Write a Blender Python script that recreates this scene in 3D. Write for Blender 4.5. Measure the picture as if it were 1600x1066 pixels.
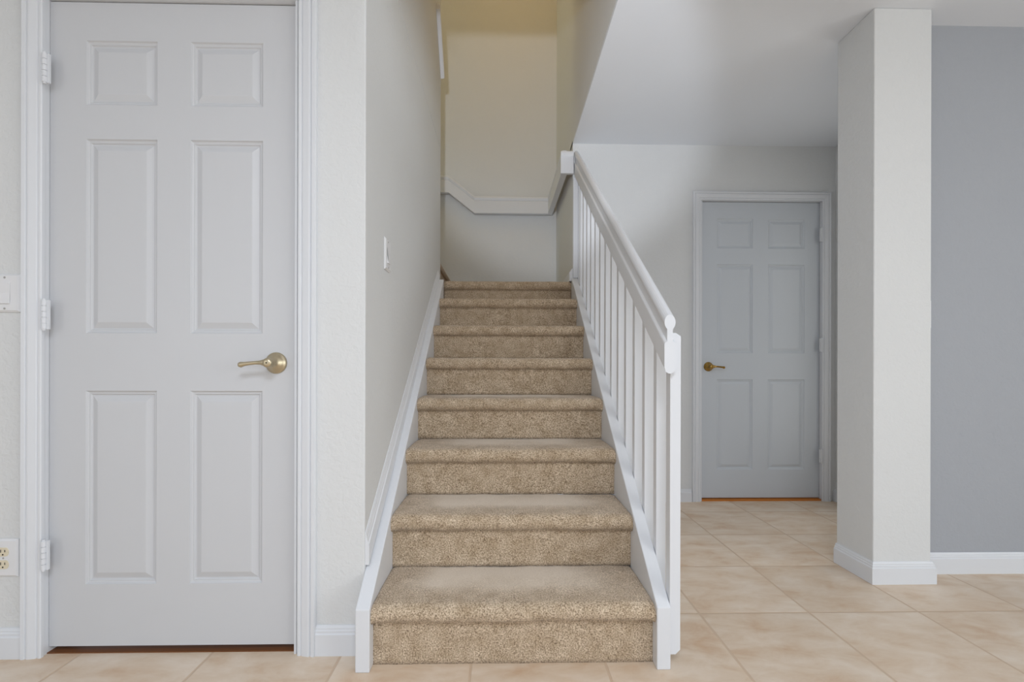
import bpy, bmesh, math, random
from mathutils import Vector, Matrix, noise

# ------------------------------------------------------------------ reset
for o in list(bpy.data.objects):
    bpy.data.objects.remove(o, do_unlink=True)
scene = bpy.context.scene
COL = scene.collection

# ------------------------------------------------------------------ camera
F_PX, PY, YAW, ROLL, EYE = 740.64, 576.03, 0.0202, 0.0023, 0.8991
cam_data = bpy.data.cameras.new('camera')
cam = bpy.data.objects.new('camera', cam_data)
COL.objects.link(cam)
cam_data.sensor_fit = 'HORIZONTAL'
cam_data.sensor_width = 36.0
cam_data.lens = F_PX * 36.0 / 1600.0
cam_data.shift_y = (PY - 533.0) / 1600.0
cam_data.clip_start = 0.02
fwd = Vector((math.sin(YAW), math.cos(YAW), 0))
r0 = Vector((math.cos(YAW), -math.sin(YAW), 0))
u0 = Vector((0, 0, 1))
rt = r0 * math.cos(ROLL) + u0 * math.sin(ROLL)
up = u0 * math.cos(ROLL) - r0 * math.sin(ROLL)
m = Matrix.Identity(4)
for i in range(3):
    m[i][0] = rt[i]; m[i][1] = up[i]; m[i][2] = -fwd[i]
m[2][3] = EYE
cam.matrix_world = m
scene.camera = cam

# ------------------------------------------------------------------ view, world, lights
scene.view_settings.view_transform = 'Standard'
scene.view_settings.look = 'None'
scene.view_settings.gamma = 1.0
scene.view_settings.use_curve_mapping = False
scene.view_settings.exposure = 0.05

world = bpy.data.worlds.new('daylight')
scene.world = world
world.use_nodes = True
world.node_tree.nodes['Background'].inputs[0].default_value = (0.80, 0.88, 1.0, 1)
world.node_tree.nodes['Background'].inputs[1].default_value = 1.0

def lamp(name, kind, loc, energy, color, rot=(0, 0, 0), **kw):
    d = bpy.data.lights.new(name, kind)
    d.energy = energy; d.color = color
    for k, v in kw.items():
        setattr(d, k, v)
    o = bpy.data.objects.new(name, d)
    o.location = loc; o.rotation_euler = rot
    COL.objects.link(o)
    return o

# daylight through the window wall at the far end of the room, behind the camera
lamp('window_daylight', 'AREA', (0.7, -6.85, 1.30), 18, (0.86, 0.95, 1.0), (math.radians(90), 0, 0),
     shape='RECTANGLE', size=6.0, size_y=2.1)
# added fill from the right, unseen; the wall has no window here
lamp('right_fill', 'AREA', (4.4, -1.6, 1.30), 73, (0.88, 0.94, 0.97), (math.radians(90), 0, math.radians(90)),
     shape='RECTANGLE', size=3.4, size_y=2.0)
# added unseen fill from the left, to lift the pillar's left face
lamp('left_fill', 'AREA', (-2.9, -2.4, 1.35), 20, (0.88, 0.94, 0.97), (math.radians(90), 0, math.radians(-90)),
     shape='RECTANGLE', size=2.4, size_y=1.8)
# added overhead fill without a fixture, unseen above and behind the camera
lamp('overhead_fill', 'AREA', (0.1, -0.75, 2.38), 45, (0.8, 0.87, 0.97), (0, 0, 0), shape='DISK', size=1.0)
# the photographer's flash, just over the lens and zoomed up the stairs
lamp('camera_flash', 'SPOT', (-0.15, -0.02, 1.41), 126, (0.84, 0.89, 0.97), (math.radians(90 + 20), 0, math.radians(-9)),
     shadow_soft_size=0.03, spot_size=math.radians(38), spot_blend=0.5)
# added fill that brightens the hall, out of sight behind the pillar
lamp('hall_fill', 'AREA', (2.275, 2.62, 1.15), 2.9, (1.0, 0.99, 0.92), (math.radians(90), 0, math.radians(90)),
     shape='RECTANGLE', size=0.62, size_y=1.7)
# warm lamp at the top of the stairwell
lamp('stairwell_lamp', 'POINT', (0.05, 2.75, 4.55), 8.6, (1.0, 0.625, 0.23), shadow_soft_size=0.12)
# added fill brightening the landing, from the unseen end of the upper flight
lamp('upper_flight_fill', 'AREA', (-2.6, 3.74, 3.6), 7.4, (1.0, 0.95, 0.6), (math.radians(90), 0, math.radians(-90)),
     shape='RECTANGLE', size=0.8, size_y=2.4)
# lamp in the room behind the far door
lamp('far_room_lamp', 'POINT', (1.7, 4.0, 1.6), 12, (1.0, 0.75, 0.45), shadow_soft_size=0.1)

# ------------------------------------------------------------------ materials
def srgb(r, g, b):
    def f(c):
        c /= 255.0
        return c / 12.92 if c <= 0.04045 else ((c + 0.055) / 1.055) ** 2.4
    return (f(r), f(g), f(b), 1)

def new_mat(name):
    mt = bpy.data.materials.new(name); mt.use_nodes = True
    nt = mt.node_tree
    return mt, nt, nt.nodes['Principled BSDF']

def node(nt, t, **kw):
    n = nt.nodes.new(t)
    for k, v in kw.items():
        setattr(n, k, v)
    return n

def painted(name, col, rough=0.5, scale=90.0, bump=0.25, dist=0.002, var=0.015, spec=0.3):
    mt, nt, b = new_mat(name)
    tc = node(nt, 'ShaderNodeTexCoord')
    n1 = node(nt, 'ShaderNodeTexNoise'); n1.inputs['Scale'].default_value = scale
    n1.inputs['Detail'].default_value = 3; n1.inputs['Distortion'].default_value = 0.6
    nt.links.new(tc.outputs['Object'], n1.inputs['Vector'])
    bp = node(nt, 'ShaderNodeBump'); bp.inputs['Strength'].default_value = bump
    bp.inputs['Distance'].default_value = dist
    nt.links.new(n1.outputs['Fac'], bp.inputs['Height'])
    nt.links.new(bp.outputs['Normal'], b.inputs['Normal'])
    n2 = node(nt, 'ShaderNodeTexNoise'); n2.inputs['Scale'].default_value = 3.0
    nt.links.new(tc.outputs['Object'], n2.inputs['Vector'])
    rmp = node(nt, 'ShaderNodeValToRGB')
    c = srgb(*col)
    rmp.color_ramp.elements[0].color = (c[0] * (1 - var), c[1] * (1 - var), c[2] * (1 - var), 1)
    rmp.color_ramp.elements[1].color = (min(1, c[0] * (1 + var)), min(1, c[1] * (1 + var)), min(1, c[2] * (1 + var)), 1)
    nt.links.new(n2.outputs['Fac'], rmp.inputs['Fac'])
    nt.links.new(rmp.outputs['Color'], b.inputs['Base Color'])
    b.inputs['Roughness'].default_value = rough
    b.inputs['Specular IOR Level'].default_value = spec
    return mt

M_WALL = painted('wall_paint', (222, 223, 223), 0.7, 66, 0.65, 0.003)
M_GREY = painted('grey_wall_paint', (170, 173, 179), 0.7, 66, 0.65, 0.003)
M_CEIL = painted('ceiling_paint', (232, 236, 242), 0.8, 40, 0.15, 0.002)
M_TRIM = painted('trim_paint', (226, 228, 232), 0.38, 30, 0.04, 0.001, 0.006, 0.45)
M_DOOR = painted('door_paint', (208, 209, 212), 0.42, 60, 0.05, 0.001, 0.006, 0.4)
M_DOOR2 = painted('far_door_paint', (206, 211, 217), 0.42, 60, 0.05, 0.001, 0.006, 0.4)
M_PLATE = painted('white_plastic', (232, 232, 234), 0.3, 20, 0.0, 0.001, 0.0, 0.5)
M_ALMOND = painted('almond_plastic', (228, 217, 192), 0.3, 20, 0.0, 0.001, 0.0, 0.5)
M_DARK = painted('dark_slot', (40, 34, 28), 0.6, 20, 0.0, 0.001, 0.0)
M_SCREW = painted('screw_metal', (170, 168, 165), 0.35, 20, 0.0, 0.001, 0.0)
M_WOOD = painted('orange_wood', (196, 120, 48), 0.45, 14, 0.1, 0.001, 0.15)
M_WOOD_D = painted('brown_floor_wood', (120, 76, 44), 0.5, 14, 0.1, 0.001, 0.15)

def brass(name, col, rough):
    mt, nt, b = new_mat(name)
    tc = node(nt, 'ShaderNodeTexCoord')
    n = node(nt, 'ShaderNodeTexNoise'); n.inputs['Scale'].default_value = 60
    nt.links.new(tc.outputs['Object'], n.inputs['Vector'])
    mr = node(nt, 'ShaderNodeMapRange')
    mr.inputs['To Min'].default_value = rough - 0.05; mr.inputs['To Max'].default_value = rough + 0.08
    nt.links.new(n.outputs['Fac'], mr.inputs['Value'])
    nt.links.new(mr.outputs['Result'], b.inputs['Roughness'])
    b.inputs['Base Color'].default_value = srgb(*col)
    b.inputs['Metallic'].default_value = 1.0
    return mt
M_BRASS = brass('satin_nickel_brass', (200, 187, 160), 0.34)
M_BRASS2 = brass('polished_brass', (178, 142, 78), 0.25)

# --- carpet: short cut pile, flecked; vertex attribute = flattened pile plus viewing sheen painted paler, mid-tread
def carpet_mat():
    mt, nt, b = new_mat('carpet')
    tc = node(nt, 'ShaderNodeTexCoord')
    fine = node(nt, 'ShaderNodeTexNoise'); fine.inputs['Scale'].default_value = 230; fine.inputs['Detail'].default_value = 4
    fine.inputs['Roughness'].default_value = 0.7
    mid = node(nt, 'ShaderNodeTexNoise'); mid.inputs['Scale'].default_value = 22; mid.inputs['Detail'].default_value = 4
    big = node(nt, 'ShaderNodeTexNoise'); big.inputs['Scale'].default_value = 6; big.inputs['Detail'].default_value = 3
    for n in (fine, mid, big):
        nt.links.new(tc.outputs['Object'], n.inputs['Vector'])
    r1 = node(nt, 'ShaderNodeValToRGB')
    e = r1.color_ramp.elements
    e[0].position = 0.34; e[0].color = srgb(118, 97, 73)
    e[1].position = 0.66; e[1].color = srgb(242, 224, 200)
    mdl = r1.color_ramp.elements.new(0.50); mdl.color = srgb(202, 180, 153)
    nt.links.new(fine.outputs['Fac'], r1.inputs['Fac'])
    r2 = node(nt, 'ShaderNodeValToRGB')
    r2.color_ramp.elements[0].position = 0.35; r2.color_ramp.elements[0].color = (0.80, 0.765, 0.71, 1)
    r2.color_ramp.elements[1].position = 0.62; r2.color_ramp.elements[1].color = (1, 1, 1, 1)
    nt.links.new(mid.outputs['Fac'], r2.inputs['Fac'])
    mx = node(nt, 'ShaderNodeMix', data_type='RGBA', blend_type='MULTIPLY'); mx.inputs[0].default_value = 1.0
    nt.links.new(r1.outputs['Color'], mx.inputs[6]); nt.links.new(r2.outputs['Color'], mx.inputs[7])
    # flattened pile and painted-in sheen
    at = node(nt, 'ShaderNodeAttribute', attribute_name='wear_sheen')
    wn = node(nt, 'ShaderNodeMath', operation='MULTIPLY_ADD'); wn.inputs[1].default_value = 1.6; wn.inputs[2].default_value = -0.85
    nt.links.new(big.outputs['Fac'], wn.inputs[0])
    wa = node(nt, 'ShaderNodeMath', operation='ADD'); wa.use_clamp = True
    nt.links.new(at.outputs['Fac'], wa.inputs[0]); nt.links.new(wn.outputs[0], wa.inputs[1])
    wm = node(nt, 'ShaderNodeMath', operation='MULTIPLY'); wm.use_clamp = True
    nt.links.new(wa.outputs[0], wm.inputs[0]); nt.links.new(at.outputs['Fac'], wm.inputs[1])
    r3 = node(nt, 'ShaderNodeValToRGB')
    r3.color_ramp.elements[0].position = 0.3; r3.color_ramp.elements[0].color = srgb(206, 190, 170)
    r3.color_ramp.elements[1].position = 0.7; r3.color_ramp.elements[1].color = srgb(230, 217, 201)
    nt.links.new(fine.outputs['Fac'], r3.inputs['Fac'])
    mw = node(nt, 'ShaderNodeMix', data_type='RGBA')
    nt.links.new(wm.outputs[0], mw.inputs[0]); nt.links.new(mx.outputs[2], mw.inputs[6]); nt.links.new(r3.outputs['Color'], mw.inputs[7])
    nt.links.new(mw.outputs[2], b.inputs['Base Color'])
    b.inputs['Roughness'].default_value = 0.95
    b.inputs['Specular IOR Level'].default_value = 0.05
    b.inputs['Sheen Weight'].default_value = 0.25
    b.inputs['Sheen Roughness'].default_value = 0.6
    bp = node(nt, 'ShaderNodeBump'); bp.inputs['Distance'].default_value = 0.006
    st = node(nt, 'ShaderNodeMath', operation='MULTIPLY_ADD'); st.inputs[1].default_value = -0.45; st.inputs[2].default_value = 0.6
    nt.links.new(wm.outputs[0], st.inputs[0]); nt.links.new(st.outputs[0], bp.inputs['Strength'])
    nt.links.new(fine.outputs['Fac'], bp.inputs['Height'])
    nt.links.new(bp.outputs['Normal'], b.inputs['Normal'])
    return mt
M_CARPET = carpet_mat()

# --- floor tiles: 41 cm beige ceramic, straight lay
TW, TX, TY = 0.4094, 0.316, 1.7293
def tile_mat():
    mt, nt, b = new_mat('floor_tiles')
    tc = node(nt, 'ShaderNodeTexCoord')
    sep = node(nt, 'ShaderNodeSeparateXYZ'); nt.links.new(tc.outputs['Object'], sep.inputs[0])
    masks = []; ids = []
    for ax, off in ((0, TX), (1, TY)):
        s = node(nt, 'ShaderNodeMath', operation='SUBTRACT'); s.inputs[1].default_value = off
        nt.links.new(sep.outputs[ax], s.inputs[0])
        d = node(nt, 'ShaderNodeMath', operation='DIVIDE'); d.inputs[1].default_value = TW
        nt.links.new(s.outputs[0], d.inputs[0])
        fl = node(nt, 'ShaderNodeMath', operation='FLOOR'); nt.links.new(d.outputs[0], fl.inputs[0]); ids.append(fl)
        fr = node(nt, 'ShaderNodeMath', operation='FRACT'); nt.links.new(d.outputs[0], fr.inputs[0])
        pp = node(nt, 'ShaderNodeMath', operation='PINGPONG'); pp.inputs[1].default_value = 0.5
        nt.links.new(fr.outputs[0], pp.inputs[0]); masks.append(pp)
    mn = node(nt, 'ShaderNodeMath', operation='MINIMUM')
    nt.links.new(masks[0].outputs[0], mn.inputs[0]); nt.links.new(masks[1].outputs[0], mn.inputs[1])
    g = node(nt, 'ShaderNodeMapRange'); g.interpolation_type = 'SMOOTHSTEP'
    g.inputs['From Min'].default_value = 0.006; g.inputs['From Max'].default_value = 0.013
    nt.links.new(mn.outputs[0], g.inputs['Value'])     # 0 in the grout, 1 on the tile
    # per-tile shift of the veining
    cx = node(nt, 'ShaderNodeCombineXYZ'); nt.links.new(ids[0].outputs[0], cx.inputs[0]); nt.links.new(ids[1].outputs[0], cx.inputs[1])
    wnz = node(nt, 'ShaderNodeTexWhiteNoise', noise_dimensions='3D'); nt.links.new(cx.outputs[0], wnz.inputs['Vector'])
    va = node(nt, 'ShaderNodeVectorMath', operation='MULTIPLY_ADD'); va.inputs[1].default_value = (7, 7, 7)
    nt.links.new(wnz.outputs['Color'], va.inputs[0]); nt.links.new(tc.outputs['Object'], va.inputs[2])
    n1 = node(nt, 'ShaderNodeTexNoise'); n1.inputs['Scale'].default_value = 5.5; n1.inputs['Detail'].default_value = 9
    n1.inputs['Roughness'].default_value = 0.62; n1.inputs['Distortion'].default_value = 0.35
    mp = node(nt, 'ShaderNodeMapping'); mp.inputs['Scale'].default_value = (1.0, 2.0, 1.0)
    mp.inputs['Rotation'].default_value = (0, 0, 0.5)
    nt.links.new(va.outputs[0], mp.inputs['Vector']); nt.links.new(mp.outputs[0], n1.inputs['Vector'])
    r = node(nt, 'ShaderNodeValToRGB'); e = r.color_ramp.elements
    e[0].position = 0.27; e[0].color = srgb(208, 174, 142)
    e[1].position = 0.68; e[1].color = srgb(234, 218, 200)
    k = e.new(0.46); k.color = srgb(222, 200, 176)
    nt.links.new(n1.outputs['Fac'], r.inputs['Fac'])
    tv = node(nt, 'ShaderNodeMapRange'); tv.inputs['To Min'].default_value = 0.95; tv.inputs['To Max'].default_value = 1.03
    nt.links.new(wnz.outputs['Value'], tv.inputs['Value'])
    vm = node(nt, 'ShaderNodeVectorMath', operation='SCALE')
    nt.links.new(r.outputs['Color'], vm.inputs[0]); nt.links.new(tv.outputs['Result'], vm.inputs['Scale'])
    mx = node(nt, 'ShaderNodeMix', data_type='RGBA')
    nt.links.new(g.outputs['Result'], mx.inputs[0]); mx.inputs[6].default_value = srgb(208, 184, 160)
    nt.links.new(vm.outputs[0], mx.inputs[7]); nt.links.new(mx.outputs[2], b.inputs['Base Color'])
    rr = node(nt, 'ShaderNodeMapRange'); rr.inputs['To Min'].default_value = 0.8; rr.inputs['To Max'].default_value = 0.42
    nt.links.new(g.outputs['Result'], rr.inputs['Value']); nt.links.new(rr.outputs['Result'], b.inputs['Roughness'])
    b.inputs['Specular IOR Level'].default_value = 0.35
    ad = node(nt, 'ShaderNodeMath', operation='MULTIPLY_ADD'); ad.inputs[1].default_value = 0.12
    nt.links.new(n1.outputs['Fac'], ad.inputs[0]); nt.links.new(g.outputs['Result'], ad.inputs[2])
    bp = node(nt, 'ShaderNodeBump'); bp.inputs['Strength'].default_value = 0.5; bp.inputs['Distance'].default_value = 0.002
    nt.links.new(ad.outputs[0], bp.inputs['Height']); nt.links.new(bp.outputs['Normal'], b.inputs['Normal'])
    return mt
M_TILE = tile_mat()

# ------------------------------------------------------------------ mesh helpers
def link(name, bm, mat, parent=None, loc=None, smooth=False, bevel=0.0, seg=2):
    bmesh.ops.recalc_face_normals(bm, faces=bm.faces)
    me = bpy.data.meshes.new(name); bm.to_mesh(me); bm.free()
    me.materials.append(mat)
    if smooth:
        for p in me.polygons: p.use_smooth = True
    o = bpy.data.objects.new(name, me); COL.objects.link(o)
    if parent is not None:
        o.parent = parent
    if loc is not None:
        o.location = loc
    if bevel:
        md = o.modifiers.new('bevel', 'BEVEL'); md.width = bevel; md.segments = seg
        md.limit_method = 'ANGLE'; md.angle_limit = math.radians(35)
    return o

def box(bm, x0, x1, y0, y1, z0, z1):
    v = [bm.verts.new((x, y, z)) for x in (x0, x1) for y in (y0, y1) for z in (z0, z1)]
    for f in ((0, 1, 3, 2), (4, 6, 7, 5), (0, 4, 5, 1), (2, 3, 7, 6), (0, 2, 6, 4), (1, 5, 7, 3)):
        bm.faces.new([v[i] for i in f])

def prism(bm, pts, a0, a1, axis):
    """pts: polygon in the plane across `axis`, swept from a0 to a1."""
    def P(p, a):
        return {'X': (a, p[0], p[1]), 'Y': (p[0], a, p[1]), 'Z': (p[0], p[1], a)}[axis]
    A = [bm.verts.new(P(p, a0)) for p in pts]; B = [bm.verts.new(P(p, a1)) for p in pts]
    n = len(pts)
    bm.faces.new(A); bm.faces.new(B[::-1])
    for i in range(n):
        bm.faces.new((A[i], B[i], B[(i + 1) % n], A[(i + 1) % n]))

def sweep(bm, rings, cap=True):
    """rings: list of equally long point lists, joined tube-like."""
    R = [[bm.verts.new(p) for p in r] for r in rings]
    n = len(rings[0])
    for a, b in zip(R, R[1:]):
        for i in range(n):
            bm.faces.new((a[i], a[(i + 1) % n], b[(i + 1) % n], b[i]))
    if cap:
        bm.faces.new(R[0][::-1]); bm.faces.new(R[-1])

def tube(bm, path, radii, n=20, squash=1.0):
    """round tube through points with a radius each (squash scales it along Y)."""
    rings = []
    for i, (p, r) in enumerate(zip(path, radii)):
        p = Vector(p)
        a = Vector(path[max(i - 1, 0)]); b = Vector(path[min(i + 1, len(path) - 1)])
        t = (b - a).normalized()
        u = t.cross(Vector((0, 0, 1)))
        if u.length < 1e-3: u = Vector((1, 0, 0))
        u.normalize(); w = u.cross(t)
        rings.append([tuple(p + (u * math.cos(2 * math.pi * k / n) + w * math.sin(2 * math.pi * k / n)) * r) for k in range(n)])
    sweep(bm, rings)

def lathe(bm, prof, c, axis_dir=-1, n=32):
    """prof: (radius, out) pairs turned about a Y axis through c; out goes towards the viewer."""
    rings = [[(c[0] + r * math.cos(2 * math.pi * k / n), c[1] + axis_dir * o, c[2] + r * math.sin(2 * math.pi * k / n)) for k in range(n)] for r, o in prof]
    sweep(bm, rings)

def struct(o):
    o['kind'] = 'structure'; return o

def thing(name, label, cat, loc, group=None):
    o = bpy.data.objects.new(name, None); o.empty_display_size = 0.1
    COL.objects.link(o); o.location = loc
    o['label'] = label; o['category'] = cat
    if group: o['group'] = group
    bpy.context.view_layer.update()
    return o

def shift(bm, loc):
    bmesh.ops.translate(bm, verts=bm.verts, vec=-Vector(loc))

def part(name, bm, mat, root, label=None, base=None, **kw):
    """bm is in world coordinates; the part sits under `root` (whose own world place is `base`)."""
    shift(bm, base if base is not None else root.location)
    o = link(name, bm, mat, parent=root, **kw)
    if label: o['label'] = label
    return o

# ------------------------------------------------------------------ key measures (metres, camera at the origin looking along +Y)
CE = 2.4191            # ceiling
FW = 1.5031            # face of the wall with the near door
SL, SR = -0.394, 0.4663   # carpet width on the stairs
WL, WR = -0.4324, 0.4719  # stairwell walls
D1, T, RH = 1.4451, 0.2528, 0.1907
BACK = 3.1918          # wall with the far door
LB = 4.175             # back wall of the landing
TOP = 5.0
LAND = 1.489
GW = 2.056             # grey wall
CX0, CX1, CY0, CY1 = 1.559, 1.8055, 1.9604, 2.1787

# ------------------------------------------------------------------ shell
bm = bmesh.new(); box(bm, -3.1, 4.6, -7.1, BACK + 0.02, -0.1, 0.0)
struct(link('floor', bm, M_TILE))

# left: wall with the near door, turning into the stairwell side wall
O0, O1, OZ = -1.436, -0.646, 2.062      # near door opening
bm = bmesh.new(); box(bm, -3.0, O0, FW, FW + 0.12, 0, CE); struct(link('wall_front_left', bm, M_WALL))
bm = bmesh.new(); box(bm, O0, O1, FW, FW + 0.12, OZ, CE); struct(link('wall_above_near_door', bm, M_WALL))
bm = bmesh.new()
prism(bm, [(O1, FW), (WL, FW), (WL, 3.30), (WL - 0.12, 3.30), (WL - 0.12, FW + 0.12), (O1, FW + 0.12)], 0, CE, 'Z')
struct(link('wall_stair_left', bm, M_WALL, bevel=0.004))
bm = bmesh.new(); box(bm, WL - 0.12, WL, 1.60, 3.30, CE, TOP)
struct(link('wall_stair_left_upper', bm, M_WALL))
# stairwell right wall: over the ceiling edge and full height beside the landing
bm = bmesh.new()
prism(bm, [(1.62, CE + 0.02), (1.62, TOP), (LB, TOP), (LB, 0), (BACK, 0), (BACK, CE + 0.02)], WR, WR + 0.12, 'X')
struct(link('wall_stair_right', bm, M_WALL))
bm = bmesh.new(); box(bm, -2.7, WR + 0.12, LB, LB + 0.12, 0, TOP); struct(link('wall_landing_back', bm, M_WALL))
bm = bmesh.new(); box(bm, WL, WR, 1.62, 1.723, CE + 0.02, TOP); struct(link('wall_stair_front_upper', bm, M_WALL))
bm = bmesh.new(); box(bm, -2.7, WL - 0.12, 3.18, 3.30, 0, TOP); struct(link('wall_upper_flight_front', bm, M_WALL))
bm = bmesh.new(); box(bm, -2.82, -2.7, 3.18, LB + 0.12, 0, TOP); struct(link('wall_upper_flight_end', bm, M_WALL))
bm = bmesh.new(); box(bm, -2.82, WR + 0.12, 1.6, LB + 0.12, TOP, TOP + 0.1); struct(link('ceiling_stairwell', bm, M_CEIL))
# back wall with the far door
P0, P1, PZ = 1.347, 2.193, 2.056
bm = bmesh.new(); box(bm, WR + 0.12, P0, BACK, BACK + 0.12, 0, CE); box(bm, P1, 2.39, BACK, BACK + 0.12, 0, CE); box(bm, P0, P1, BACK, BACK + 0.12, PZ, CE)
bmesh.ops.remove_doubles(bm, verts=bm.verts, dist=1e-5)
struct(link('wall_back', bm, M_WALL))
bm = bmesh.new(); prism(bm, [(CY1, 0), (2.28, 0), (2.28, 2.05), (2.96, 2.05), (2.96, 0), (BACK, 0), (BACK, CE), (CY1, CE)], 2.27, 2.39, 'X'); struct(link('wall_hall_right', bm, M_WALL))  # doorway in this wall is invented, to let the added hall fill in
# pillar-like wall end and the grey wall beside it
bm = bmesh.new(); box(bm, CX0, CX1, CY0, CY1, 0, CE); struct(link('wall_pillar', bm, M_WALL, bevel=0.004))
bm = bmesh.new(); box(bm, CX1, 4.5, GW, CY1, 0, CE); struct(link('wall_grey_right', bm, M_GREY))
# rest of the room, behind and beside the camera
bm = bmesh.new(); box(bm, -3.1, -3.0, -7.0, FW + 0.12, 0, CE); struct(link('wall_far_left', bm, M_WALL))
bm = bmesh.new(); box(bm, 4.5, 4.6, -7.0, CY1, 0, CE); struct(link('wall_far_right', bm, M_WALL))
bm = bmesh.new()
box(bm, -3.1, -2.3, -7.1, -7.0, 0, CE); box(bm, 3.7, 4.6, -7.1, -7.0, 0, CE)
box(bm, -2.3, 3.7, -7.1, -7.0, 2.35, CE); box(bm, -2.3, 3.7, -7.1, -7.0, 0, 0.2)
struct(link('wall_rear', bm, M_WALL))
# ceiling with the stair opening
bm = bmesh.new()
box(bm, -3.1, WL, -7.1, FW + 0.12, CE, CE + 0.02)
box(bm, WL, WR, -7.1, 1.723, CE, CE + 0.02)
box(bm, WR, 4.6, -7.1, BACK + 0.12, CE, CE + 0.02)
struct(link('ceiling', bm, M_CEIL))
# closet behind the near door, room behind the far door
bm = bmesh.new(); box(bm, -3.0, WL - 0.12, FW + 0.014, 3.18, 0.0, 0.003); struct(link('floor_closet', bm, M_WOOD_D))
bm = bmesh.new(); box(bm, WR + 0.12, 3.6, BACK + 0.02, 5.0, -0.1, 0.006); struct(link('floor_far_room', bm, M_WOOD))
bm = bmesh.new(); box(bm, WR + 0.12, 3.6, 5.0, 5.1, 0, CE); box(bm, 3.6, 3.7, BACK + 0.12, 5.1, 0, CE); box(bm, WR + 0.12, 3.7, BACK + 0.12, 5.1, CE, CE + 0.05)
struct(link('wall_far_room', bm, M_WALL))

# ------------------------------------------------------------------ baseboards
BB = [(0, 0), (0.014, 0), (0.014, 0.066), (0.010, 0.070), (0.010, 0.076), (0.007, 0.080), (0.007, 0.084), (0.003, 0.091), (0, 0.091)]
def base_run(name, pts, h=1.0):
    """pts: plan polyline; the moulding sits on the right-hand side of the walking direction."""
    bm = bmesh.new(); n = len(pts); rings = []
    for i, p in enumerate(pts):
        p = Vector(p)
        if i > 0: d0 = (p - Vector(pts[i - 1])).normalized()
        if i < n - 1: d1 = (Vector(pts[i + 1]) - p).normalized()
        if i == 0: d0 = d1
        if i == n - 1: d1 = d0
        n0 = Vector((d0.y, -d0.x)); n1 = Vector((d1.y, -d1.x))
        mt = (n0 + n1); mt = mt / max(mt.dot(n0), 1e-6)
        rings.append([(p.x + mt.x * o, p.y + mt.y * o, z * h) for o, z in BB])
    sweep(bm, rings)
    return struct(link(name, bm, M_TRIM))
base_run('baseboard_front_left', [(-3.0, FW), (-1.478, FW)])
base_run('baseboard_near_door', [(-0.582, FW), (WL - 0.001, FW)])
base_run('baseboard_pillar', [(CX0, CY1), (CX0, CY0), (CX1, CY0), (CX1, GW)])
base_run('baseboard_grey_wall', [(CX1 + 0.014, GW), (4.5, GW)])
base_run('baseboard_back', [(WR + 0.12, BACK), (1.284, BACK)], 0.92)
base_run('baseboard_hall_right', [(2.27, BACK), (2.27, 2.96)], 0.92)

# ------------------------------------------------------------------ door casings
CAS = [(0.0, 0.0), (0.0, 0.009), (0.004, 0.011), (0.012, 0.011), (0.016, 0.008), (0.020, 0.012), (0.044, 0.016), (0.050, 0.016),
       (0.054, 0.012), (0.058, 0.017), (0.070, 0.018), (0.074, 0.012), (0.074, 0.0)]
def casing(name, x0, x1, ztop, yface, w, zb=0.0):
    """U-shaped moulding round an opening: x0/x1/ztop are its inner edges."""
    s = w / 0.074
    bm = bmesh.new()
    rings = [[(x0 - u * s, yface - d, zb) for u, d in CAS],
             [(x0 - u * s, yface - d, ztop + u * s) for u, d in CAS],
             [(x1 + u * s, yface - d, ztop + u * s) for u, d in CAS],
             [(x1 + u * s, yface - d, zb) for u, d in CAS]]
    sweep(bm, rings)
    return struct(link(name, bm, M_TRIM))
casing('trim_1', -1.424, -0.640, 2.056, FW, 0.058)
casing('trim_2', 1.343, 2.178, 2.046, BACK, 0.056)
def jamb(name, x0, x1, ztop, y0, y1, t):
    bm = bmesh.new()
    prism(bm, [(x0 - t, 0), (x0, 0), (x0, ztop), (x1, ztop), (x1, 0), (x1 + t, 0), (x1 + t, ztop + t), (x0 - t, ztop + t)], y0, y1, 'Y')
    return struct(link(name, bm, M_TRIM))
jamb('trim_3', -1.428, -0.653, 2.0555, FW, FW + 0.12, 0.007)
jamb('trim_4', 1.3545, 2.1835, 2.0475, BACK, BACK + 0.12, 0.007)

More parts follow.
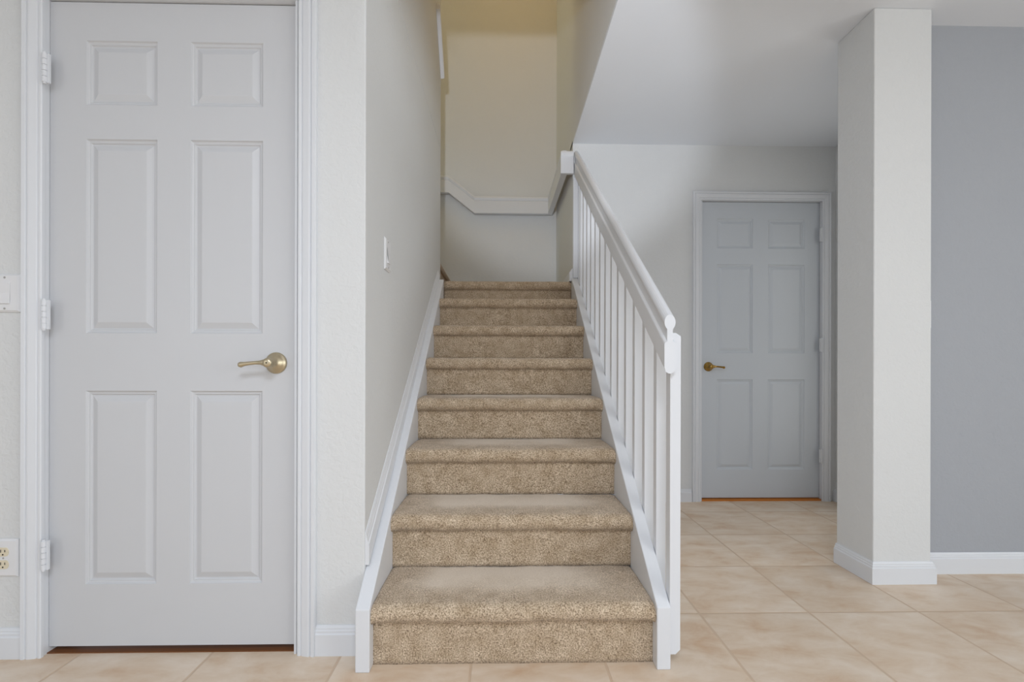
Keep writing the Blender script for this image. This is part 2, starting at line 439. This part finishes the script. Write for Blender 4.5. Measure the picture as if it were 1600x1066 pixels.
# ------------------------------------------------------------------ six-panel doors
PROF = [(0.0, 0.0), (0.003, 0.0045), (0.007, 0.0065), (0.010, 0.0062), (0.013, 0.0100), (0.016, 0.0105), (0.034, 0.0030), (0.037, 0.0026)]
def door(name, x0, x1, z0, z1, yf, th, panels, mat):
    """panels: list of (xa, xb, za, zb) rectangles pressed into the front face."""
    bm = bmesh.new()
    xs = sorted({x0, x1} | {p[0] for p in panels} | {p[1] for p in panels})
    zs = sorted({z0, z1} | {p[2] for p in panels} | {p[3] for p in panels})
    V = {}
    def v(x, y, z):
        k = (round(x, 5), round(y, 5), round(z, 5))
        if k not in V: V[k] = bm.verts.new((x, y, z))
        return V[k]
    for xa, xb in zip(xs, xs[1:]):
        for za, zb in zip(zs, zs[1:]):
            mid = ((xa + xb) / 2, (za + zb) / 2)
            pan = any(p[0] < mid[0] < p[1] and p[2] < mid[1] < p[3] for p in panels)
            if not pan:
                bm.faces.new((v(xa, yf, za), v(xb, yf, za), v(xb, yf, zb), v(xa, yf, zb)))
            else:
                rings = []
                for o, d in PROF:
                    rings.append([v(xa + o, yf + d, za + o), v(xb - o, yf + d, za + o), v(xb - o, yf + d, zb - o), v(xa + o, yf + d, zb - o)])
                for a, b in zip(rings, rings[1:]):
                    for i in range(4):
                        bm.faces.new((a[i], a[(i + 1) % 4], b[(i + 1) % 4], b[i]))
                bm.faces.new(rings[-1])
            bm.faces.new((v(xa, yf + th, za), v(xa, yf + th, zb), v(xb, yf + th, zb), v(xb, yf + th, za)))
    for xa, xb in zip(xs, xs[1:]):
        for z in (z0, z1):
            bm.faces.new((v(xa, yf, z), v(xb, yf, z), v(xb, yf + th, z), v(xa, yf + th, z)))
    for za, zb in zip(zs, zs[1:]):
        for x in (x0, x1):
            bm.faces.new((v(x, yf, za), v(x, yf, zb), v(x, yf + th, zb), v(x, yf + th, za)))
    o = link(name, bm, mat)
    return struct(o)

def lever(door_o, cx, cz, yf, dirx, mat, rose_r=0.034, L=0.092, keyed=True):
    """lever handle on a round rosette; dirx = the way the lever points."""
    bm = bmesh.new()
    s = rose_r / 0.034
    lathe(bm, [(0.034 * s, 0.0), (0.034 * s, 0.003), (0.0315 * s, 0.007), (0.029 * s, 0.008), (0.026 * s, 0.013), (0.018 * s, 0.019), (0.013, 0.024), (0.0115, 0.030), (0.0115, 0.045)], (cx, yf, cz))
    rose = part('rosette', bm, mat, door_o, base=(0, 0, 0), smooth=True)
    bm = bmesh.new()
    yc = yf - 0.052
    lathe(bm, [(0.0115, 0.040), (0.0135, 0.044), (0.0145, 0.050), (0.0145, 0.060), (0.0125, 0.064), (0.006, 0.0655)], (cx, yf, cz))
    P = [(cx + dirx * u, yc, cz + w) for u, w in ((0.004, 0), (0.016, 0.0005), (0.024, 0.0005), (0.040, 0.0), (0.060, -0.002), (0.074, -0.004), (0.084, -0.006), (0.090, -0.006), (L, -0.006))]
    tube(bm, P, [0.0105, 0.0100, 0.0068, 0.0056, 0.0060, 0.0066, 0.0092, 0.0066, 0.0015], 16)
    hd = part('door_handle', bm, mat, door_o, base=(0, 0, 0), smooth=True)
    if keyed:
        bm = bmesh.new(); lathe(bm, [(0.0022, 0.0650), (0.0022, 0.0662)], (cx, yf, cz), n=12)
        part('privacy_hole', bm, M_DARK, hd, base=(0, 0, 0))
    return hd

def hinge(door_o, x, yf, z, dirx):
    """painted butt hinge: knuckles in five segments and a leaf lapping the door edge."""
    bm = bmesh.new()
    for k in range(5):
        za = z - 0.045 + k * 0.018
        r = 0.0068
        rings = [[(x + r * math.cos(2 * math.pi * i / 14), yf - 0.006 + r * math.sin(2 * math.pi * i / 14), zz) for i in range(14)] for zz in (za + 0.0006, za + 0.0174)]
        sweep(bm, rings)
    rings = [[(x + 0.0045 * math.cos(2 * math.pi * i / 14), yf - 0.006 + 0.0045 * math.sin(2 * math.pi * i / 14), zz) for i in range(14)] for zz in (z - 0.049, z + 0.049)]
    sweep(bm, rings)
    box(bm, min(x, x + dirx * 0.012), max(x, x + dirx * 0.012), yf - 0.004, yf + 0.002, z - 0.045, z + 0.045)
    part('hinge', bm, M_TRIM, door_o, base=(0, 0, 0))

d1x = (-1.315, -1.094, -0.990, -0.763)
pn = []
for (xa, xb) in ((d1x[0], d1x[1]), (d1x[2], d1x[3])):
    pn += [(xa, xb, 1.729, 1.932), (xa, xb, 1.008, 1.621), (xa, xb, 0.215, 0.826)]
near = door('door_1', -1.4265, -0.6565, 0.020, 2.052, 1.5229, 0.035, pn, M_DOOR)
lever(near, -0.719, 0.915, 1.5229, -1, M_BRASS)
for z in (1.822, 1.062, 0.320): hinge(near, -1.411, 1.494, z, 1)
bm = bmesh.new(); box(bm, -0.6565, -0.6545, 1.524, 1.55, 0.885, 0.945); part('latch_plate', bm, M_SCREW, near, base=(0, 0, 0))
d2x = (1.469, 1.718, 1.824, 2.078)
pn = []
for (xa, xb) in ((d2x[0], d2x[1]), (d2x[2], d2x[3])):
    pn += [(xa, xb, 1.728, 1.930), (xa, xb, 1.008, 1.618), (xa, xb, 0.209, 0.828)]
far = door('door_2', 1.3591, 2.1815, 0.016, 2.044, 3.2219, 0.035, pn, M_DOOR2)
lever(far, 1.411, 0.915, 3.2219, 1, M_BRASS2, 0.032, keyed=False)
for z in (1.815, 1.064, 0.308): hinge(far, 2.171, 3.186, z, -1)
bm = bmesh.new(); box(bm, 1.355, 2.183, 3.194, 3.31, 0.0, 0.010)
struct(link('trim_5', bm, M_WOOD))   # wooden threshold under the far door

# ------------------------------------------------------------------ carpeted stairs
random.seed(4)
stairs = thing('staircase', 'straight beige-carpeted staircase of eight steps between white skirt boards', 'stairs', (0.036, D1, 0))
NX = 90
def carpet_profile(k, last=False):
    """(y, z) outline of one carpeted step from riser foot over the nosing to the next riser."""
    y = D1 + k * T; z0 = k * RH; z1 = (k + 1) * RH if not last else LAND
    pts = []
    nb = z1 - 0.059            # underside of the nosing
    for i in range(10):
        pts.append((y, z0 + (nb - z0) * i / 9, 0))
    cyy, czz, r = y - 0.002, z1 - 0.029, 0.029
    pts.append((y - 0.003, nb - 0.0005, 0))
    for i in range(11):
        a = -math.pi / 2 - math.pi * i / 10
        pts.append((cyy + math.cos(a) * r * 1.05, czz + math.sin(a) * r, 0))
    ye = y + (T + 0.004 if not last else 0.80)
    for i in range(1, 19):
        t = i / 18
        pts.append((cyy + (ye - cyy) * t, z1 + 0.0015 * math.sin(math.pi * t), t))
    return pts
def carpet_mesh(k, last=False):
    bm = bmesh.new(); lay = bm.verts.layers.float.new('wear_sheen')
    pr = carpet_profile(k, last); grid = []
    for i in range(NX + 1):
        s = i / NX
        row = []
        for (y, z, t) in pr:
            x = SL + (SR - SL) * s
            e = min(s, 1 - s)
            p = Vector((x, y, z))
            nz = noise.noise(Vector((x * 30, y * 30 + k * 7, z * 30)))
            nf = noise.noise(Vector((x * 140, y * 140, z * 140)))
            big = noise.noise(Vector((x * 7, k * 3.1 + z * 4, 2.0)))
            rnd = max(0.0, 1 - e * (SR - SL) / 0.018) ** 2 * 0.008     # ends of the roll tuck in
            v = bm.verts.new((x, y + nz * 0.0016 + nf * 0.0012 + big * 0.0022, z + (nz * 0.0014 + nf * 0.0012 + big * 0.0018 - rnd if z > k * RH + 0.06 else 0)))
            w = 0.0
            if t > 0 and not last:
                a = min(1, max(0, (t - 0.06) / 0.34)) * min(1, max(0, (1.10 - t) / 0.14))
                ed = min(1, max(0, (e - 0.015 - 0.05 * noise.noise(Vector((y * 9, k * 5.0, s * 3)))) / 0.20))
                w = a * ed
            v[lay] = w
            row.append(v)
        grid.append(row)
    for a, b in zip(grid, grid[1:]):
        for j in range(len(pr) - 1):
            bm.faces.new((a[j], a[j + 1], b[j + 1], b[j]))
    # solid core: sides, back and underside
    yb = pr[-1][0]
    A = grid[0]; B = grid[-1]
    c0 = bm.verts.new((SL, yb, k * RH)); c1 = bm.verts.new((SR, yb, k * RH))
    bm.faces.new(A + [c0]); bm.faces.new(B[::-1] + [c1])
    bm.faces.new([A[-1]] + [r[-1] for r in grid[1:]] + [c1, c0])
    bm.faces.new([A[0]] + [c0, c1] + [r[0] for r in grid[::-1][:-1]])
    return bm
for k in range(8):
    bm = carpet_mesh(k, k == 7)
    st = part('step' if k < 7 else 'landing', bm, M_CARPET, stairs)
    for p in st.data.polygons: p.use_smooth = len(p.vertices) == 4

# white boards on both sides of the flight
SLOPE = RH / T
def ztop(y): return 0.186 + (y - 1.405) * SLOPE * 0.99
YE = 3.165
def side_board(x0, x1, yend, name, lab):
    bm = bmesh.new()
    zt = ztop(yend)
    prism(bm, [(1.405, 0), (1.405, 0.186), (yend, zt), (yend, zt - 0.46), (1.405 + 0.40, 0)], x0, x1, 'X')
    return part(name, bm, M_TRIM, stairs, lab, bevel=0.003)
side_board(WL, SL + 0.004, 3.15, 'skirt_board', 'white skirt board against the wall')
side_board(SR - 0.003, 0.5045, BACK - 0.001, 'stringer', 'white stringer board under the balusters')
# wall moulding above the left skirt board
bm = bmesh.new()
def mould(y, z0): return [(WL + o * 1.0, y, z0 + dz) for o, dz in ((0, 0), (0.013, 0), (0.013, 0.062), (0.009, 0.068), (0.009, 0.075), (0.006, 0.082), (0.006, 0.088), (0.002, 0.100), (0, 0.100))]
sweep(bm, [mould(FW + 0.002, 0.278), mould(3.17, 1.456)])
part('skirt_moulding', bm, M_TRIM, stairs, 'moulded white strip running up the wall above the skirt board')
# under-stair side wall and blocking, seen from the hall side
bm = bmesh.new()
prism(bm, [(1.84, 0.0), (BACK, 0.0), (BACK, ztop(BACK) - 0.455), (1.84, ztop(1.84) - 0.47 + 0.02)], SR + 0.0008, 0.500, 'X')
struct(link('wall_under_stairs', bm, M_WALL))
base_bm = None
# landing: extra platform to the walls and the first step of the upper flight
up_fl = thing('upper_stair_flight', 'carpeted first steps of the upper flight turning left off the landing', 'stairs', (-0.46, 3.74, LAND))
def plain_step(xa, xb, z0, z1):
    bm = bmesh.new()
    pr = [(xa, z0), (xa, z1 - 0.035)]
    for i in range(9):
        a = -math.pi / 2 + math.pi * i / 8
        pr.append((xa + 0.008 + math.cos(a) * 0.018, z1 - 0.0175 + math.sin(a) * 0.0175))
    pr += [(xb, z1), (xb, z0)]
    prism(bm, pr, 3.303, LB - 0.002, 'Y')
    return bm
for k in range(4):
    part('step', plain_step(-0.468 - k * T, -0.468 - (k + 1) * T - (0.3 if k == 3 else 0), LAND + 0.003 + k * 0.168 - (0 if k == 0 else 0.02), LAND + 0.168 * (k + 1)), M_CARPET, up_fl)
for xa, xb, ya in ((SR + 0.001, WR - 0.001, BACK + 0.002), (-0.468, SL - 0.001, 3.303)):
    bm = bmesh.new(); box(bm, xa, xb, ya, LB - 0.002, LAND - 0.2, LAND)
    part('landing_edge', bm, M_CARPET, stairs)
bm = bmesh.new()
sweep(bm, [[(WR - o * 1.6, y, LAND + z * 0.9) for o, z in BB] for y in (BACK - 0.012, LB)])
struct(link('baseboard_landing', bm, M_TRIM))

# ------------------------------------------------------------------ banister
ban = thing('stair_banister', 'white sloping stair banister with flat-sided balusters and a rounded handrail', 'banister', (0.52, 1.42, 0))
XI, XO = 0.5055, 0.538
def rail_z(y): return 1.064 + (y - 1.40) * SLOPE * 0.968     # top of the round cap
RS = SLOPE * 0.968
# handrail: round grip on a neck over a deep board with rounded foot (plumb-cut ends)
def rail_section(xc):
    pts = []
    for i in range(17):                        # grip
        a = math.radians(-60 + i * 300 / 16)
        pts.append((xc + 0.0165 * math.cos(a), -0.023 + 0.023 * math.sin(a)))
    # left side going down (section runs counter-clockwise from lower right)
    pts += [(xc - 0.0085, -0.052), (xc - 0.0085, -0.080), (xc - 0.0150, -0.084), (xc - 0.0165, -0.088), (xc - 0.0165, -0.158), (xc - 0.012, -0.170), (xc - 0.004, -0.175),
            (xc + 0.004, -0.175), (xc + 0.012, -0.170), (xc + 0.0165, -0.158), (xc + 0.0165, -0.088), (xc + 0.0150, -0.084), (xc + 0.0085, -0.080), (xc + 0.0085, -0.052)]
    return pts
XC = 0.4965
bm = bmesh.new()
sec = rail_section(XC)
sweep(bm, [[(x, y, rail_z(y) + dz) for x, dz in sec] for y in (1.395, BACK - 0.001)])
part('handrail', bm, M_TRIM, ban)
# balusters lap the outside of the stringer and the rail board
def baluster(y, zb, zt, wid=0.030, xo=XO):
    bm = bmesh.new()
    sl = SLOPE * wid * 0.0
    prism(bm, [(XI, zb), (xo - 0.014, zb), (xo, zb + 0.014), (xo, zt - 0.010), (xo - 0.016, zt), (XI, zt)], y, y + wid, 'Y')
    return bm
P_SP = 0.1284
for k in range(14):
    y = 1.418 + k * P_SP
    zb = 0.038 if k == 0 else ztop(y) - 0.150
    zt = 1.008 if k == 0 else rail_z(y) - 0.086
    part('newel' if k == 0 else 'baluster', baluster(y, zb, zt, 0.036 if k == 0 else 0.030), M_TRIM, ban,
         'first and lowest white post, standing above the rail board' if k == 0 else None, bevel=0.0015)
bm = bmesh.new(); box(bm, WR, XO, 3.156, BACK - 0.001, ztop(3.17) - 0.15, rail_z(3.17) - 0.086)
bm.free()
bm = bmesh.new(); box(bm, XI, XO, 3.158, BACK - 0.001, ztop(3.17) - 0.15, rail_z(3.17) - 0.086)
part('end_post', bm, M_TRIM, ban, bevel=0.0015)
bm = bmesh.new(); box(bm, WR + 0.001, XI - 0.001, 3.168, BACK - 0.001, ztop(3.17) + 0.004, rail_z(3.17) - 0.178)
part('wall_filler', bm, M_TRIM, ban)

# ------------------------------------------------------------------ wall handrail round the landing
lr = thing('landing_handrail', 'white wall-mounted handrail running level round the stair landing then rising left', 'handrail', (0.40, 3.65, 2.30))
RZ = 2.372
def bar_section():
    return [(0.020, -0.150), (0.020, -0.046), (0.012, -0.040), (0.017, -0.034), (0.023, -0.020), (0.020, -0.006), (0.010, 0.0), (-0.010, 0.0), (-0.020, -0.006), (-0.023, -0.020), (-0.017, -0.034), (-0.012, -0.040), (-0.020, -0.046), (-0.020, -0.150)]
bs = bar_section()
YB = LB - 0.052
bm = bmesh.new()
xl = 0.412
rings = []
rings.append([(xl - u, 3.165 , RZ - 0.012 + z) for u, z in bs])
rings.append([(xl - u, YB - u, RZ + 0.022 + z) for u, z in bs])
rings.append([(-0.245, YB - u, RZ + 0.022 + z) for u, z in bs])
rings.append([(-0.470, YB - u, RZ + 0.022 + 0.176 + z) for u, z in bs])
rings.append([(-0.95, YB - u, RZ + 0.022 + 0.176 + z) for u, z in bs])
sweep(bm, rings)
part('rail', bm, M_TRIM, lr)
bm = bmesh.new()
prism(bm, [(3.160, RZ - 0.166), (3.160, RZ - 0.060), (3.154, RZ - 0.053), (3.152, RZ - 0.030), (3.158, RZ - 0.018), (3.185, RZ - 0.014), (3.19, RZ - 0.166)], 0.386, 0.4735, 'X')
part('rail_return', bm, M_TRIM, lr, 'short return block joining the rail to the wall end', bevel=0.003)

# short sloping rail high on the left stairwell wall
hi = thing('upper_handrail', 'short white sloping rail end high on the left stairwell wall', 'handrail', (WL + 0.012, 3.2, 3.0))
bm = bmesh.new()
sweep(bm, [[(WL + x, y, z + dz) for x, dz in ((0.0005, -0.035), (0.020, -0.035), (0.026, -0.028), (0.026, -0.006), (0.020, 0.0), (0.0005, 0.0))] for y, z in ((3.298, 2.945), (3.06, 3.25))])
part('rail', bm, M_TRIM, hi)

# ------------------------------------------------------------------ switches and outlet
def cover_plate(bm, w, h, d):
    prof = [(0.0, 0.0), (0.0, d * 0.35), (0.006, d)]
    rings = [[(-w / 2 + o, -dd, -h / 2 + o), (w / 2 - o, -dd, -h / 2 + o), (w / 2 - o, -dd, h / 2 - o), (-w / 2 + o, -dd, h / 2 - o)] for o, dd in prof]
    sweep(bm, rings)
def child(name, bm, mat, root, **kw):
    return link(name, bm, mat, parent=root, **kw)
def light_switch(loc, rotz, w, h, label, mat=M_PLATE):
    t = thing('light_switch', label, 'light switch', loc); t.rotation_euler = (0, 0, rotz)
    bm = bmesh.new(); cover_plate(bm, w, h, 0.007); pl = child('cover_plate', bm, mat, t)
    bm = bmesh.new()
    prism(bm, [(-0.0068, -0.033), (-0.0120, -0.033), (-0.0078, 0.0), (-0.0088, 0.033), (-0.0068, 0.033)], -0.0165, 0.0165, 'X')
    child('rocker', bm, M_PLATE, t, bevel=0.0008)
    for s in (-1, 1):
        bm = bmesh.new(); lathe(bm, [(0.0032, 0.0068), (0.0032, 0.0078), (0.002, 0.0082)], (0, 0, s * (h / 2 - 0.011)), n=14)
        child('screw', bm, M_SCREW, pl)
    return t
light_switch((-1.538, FW - 0.0005, 1.129), 0, 0.089, 0.118, 'white rocker light switch on the wall left of the near door')
light_switch((WL + 0.0005, 1.772, 1.320), math.radians(90), 0.078, 0.117, 'white light switch on the left stairwell wall, above the lower steps', M_PLATE)
light_switch((CX1 + 0.0005, 2.000, 1.132), math.radians(90), 0.070, 0.114, 'white light switch seen edge-on at the right edge of the white pillar')

t = thing('wall_outlet', 'white wall outlet plate with almond sockets low beside the near door', 'outlet', (-1.541, FW - 0.0005, 0.309))
bm = bmesh.new(); cover_plate(bm, 0.084, 0.117, 0.006); pl = child('cover_plate', bm, M_PLATE, t)
bm = bmesh.new(); lathe(bm, [(0.0028, 0.0058), (0.0028, 0.0068)], (0, 0, 0), n=14); child('screw', bm, M_SCREW, pl)
for s in (-1, 1):
    zc = s * 0.0195
    pts = []
    for i in range(24):
        a = 2 * math.pi * i / 24
        pts.append((0.0172 * math.cos(a), zc + max(-0.0135, min(0.0135, 0.0172 * math.sin(a)))))
    bm = bmesh.new(); prism(bm, pts, -0.0058, -0.0078, 'Y')
    rc = child('socket', bm, M_ALMOND, t); rc['label'] = 'almond socket face'
    for xx, hh in ((-0.0062, 0.0045), (0.0062, 0.0036)):
        bm = bmesh.new(); box(bm, xx - 0.0011, xx + 0.0011, -0.0082, -0.0076, zc + 0.003 - hh, zc + 0.003 + hh); child('slot', bm, M_DARK, rc)
    bm = bmesh.new(); lathe(bm, [(0.0024, 0.0076), (0.0024, 0.0082)], (0, 0, zc - 0.008), n=12); child('slot', bm, M_DARK, rc)
